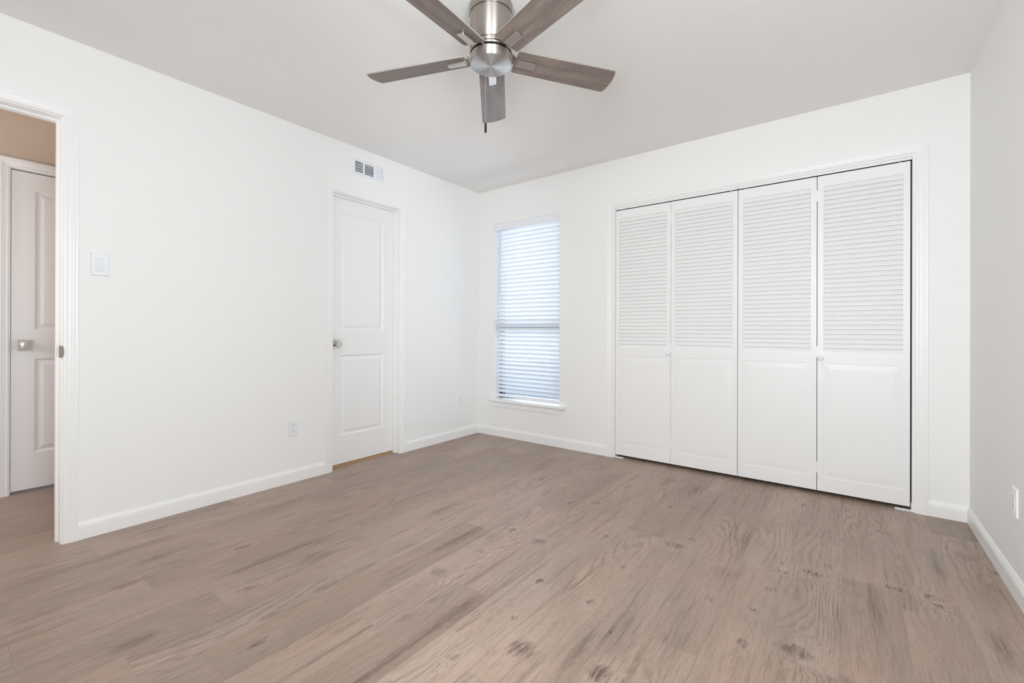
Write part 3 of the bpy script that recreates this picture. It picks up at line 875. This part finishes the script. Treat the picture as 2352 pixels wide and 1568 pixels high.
# chain outlet on the side of the switch housing that faces the camera's left
ca = math.radians(-72.0)
ca = math.atan2(-3.4222 - FY, 3.0162 - FX) - math.radians(13)
cdir = Vector((math.cos(ca), math.sin(ca), 0))
bm = bmesh.new()
q = cdir.to_track_quat('Z', 'X')
lathe(bm, [(0.0045, 0.088), (0.0045, 0.0935), (0.0030, 0.0965), (0.0006, 0.0968)], 16, lambda x, y, h: tuple(q @ Vector((x, y, h)) + Vector((0, 0, fz(2.2165)))))
obj('chain_outlet', bm, M['chrome'], sh, smooth='auto')
bm = bmesh.new()
cpos = cdir * 0.0975
zz = 2.2150
while zz > 1.893:
    bmesh.ops.create_icosphere(bm, subdivisions=1, radius=0.0013, matrix=Matrix.Translation((cpos.x, cpos.y, fz(zz))))
    zz -= 0.0032
tube(bm, (cpos.x, cpos.y, fz(2.2165)), (cpos.x, cpos.y, fz(1.890)), 0.00045, 5)
ch = obj('pull_chain', bm, M['nickel_plain'], fan)
bm = bmesh.new()
lathe(bm, [(0.0025, fz(1.893)), (0.0042, fz(1.891)), (0.0046, fz(1.886)), (0.0046, fz(1.856)), (0.0040, fz(1.853)), (0.001, fz(1.852))], 16, lambda x, y, h: (cpos.x + x, cpos.y + y, h))
tag(obj('chain_fob', bm, M['black'], ch, smooth='auto'), 'black chain fob')

BL_R, BL_R0, BL_W, BL_W0, BL_T = 0.586, 0.108, 0.134, 0.118, 0.0052
BP = math.radians(12.55)
def blade_bm():
    bm = bmesh.new()
    pts = []
    pts += [(BL_R0 + .004, -BL_W0 / 2 + .004), (BL_R0 + .014, -BL_W0 / 2)]
    pts += [(BL_R - .004, -BL_W / 2), (BL_R, -BL_W / 2 + .004)]
    for i in range(1, 8):
        t = -1 + 2 * i / 8.0
        pts.append((BL_R + 0.012 * (1 - t * t), t * (BL_W / 2 - .004)))
    pts += [(BL_R, BL_W / 2 - .004), (BL_R - .004, BL_W / 2)]
    pts += [(BL_R0 + .014, BL_W0 / 2), (BL_R0 + .004, BL_W0 / 2 - .004)]
    for i in range(1, 4):
        t = 1 - 2 * i / 4.0
        pts.append((BL_R0 + .004 - .003 * (1 - abs(t)), t * (BL_W0 / 2 - .004)))
    prism(bm, pts, -BL_T / 2, BL_T / 2, lambda a, b, h: (a, b, h))
    return bm
def bracket_bm():
    bm = bmesh.new()
    # plate under the blade and the neck running back to the hub
    z1 = -BL_T / 2 + .0002
    prism(bm, [(0.120, -.0185), (0.199, -.0185), (0.203, -.0155), (0.205, 0.0), (0.203, .0155), (0.199, .0185), (0.120, .0185)], z1 - .0095, z1, lambda a, b, h: (a, b, h))
    # neck: twists from the hub's level ring to the pitched plate
    cp, sp_ = math.cos(BP), math.sin(BP)
    def unpitch(x, y, z): return (x, y * cp + z * sp_ * 1.0, -y * sp_ * 1.0 + z * cp)
    sec = []
    hub_z = 2.2403 - 2.227
    for (x, hwid, z, pitched) in ((0.086, .026, hub_z, 0), (0.098, .024, hub_z, 0), (0.108, .019, hub_z - .006, .4), (0.120, .0185, z1 - .0048, 1)):
        ring = []
        for (sy, szz) in ((-1, -1), (1, -1), (1, 1), (-1, 1)):
            y, zt = sy * hwid, z + szz * .0027
            if pitched < 1:
                p0 = unpitch(x, y, zt) if pitched == 0 else tuple((Vector(unpitch(x, y, zt)) * .6 + Vector((x, y, zt)) * .4))
            else:
                p0 = (x, y, zt)
            ring.append(bm.verts.new(p0))
        sec.append(ring)
    for a_, b_ in zip(sec, sec[1:]):
        for i in range(4): bm.faces.new((a_[i], a_[(i + 1) % 4], b_[(i + 1) % 4], b_[i]))
    bm.faces.new(sec[0][::-1]); bm.faces.new(sec[-1])
    return bm
proto = None
for k in range(5):
    ang = math.radians(56.13 + 72 * k)
    rot = Matrix.Rotation(ang, 4, 'Z') @ Matrix.Rotation(-BP, 4, 'X')
    if proto is None:
        b0 = obj('blade', blade_bm(), M['blade'], fan)
        b0.data.materials.append(M['blade_edge'])
        for pl in b0.data.polygons:
            if pl.normal.z > -0.5: pl.material_index = 1
        br = obj('blade_bracket', bracket_bm(), M['nickel_plain'], b0, bevel=0.001)
        proto = (b0, br)
        bo = b0
    else:
        bo = proto[0].copy(); COL.objects.link(bo); bo.parent = fan
        b2 = proto[1].copy(); COL.objects.link(b2); b2.parent = bo
    bo.matrix_local = Matrix.Translation((0, 0, fz(2.227))) @ rot
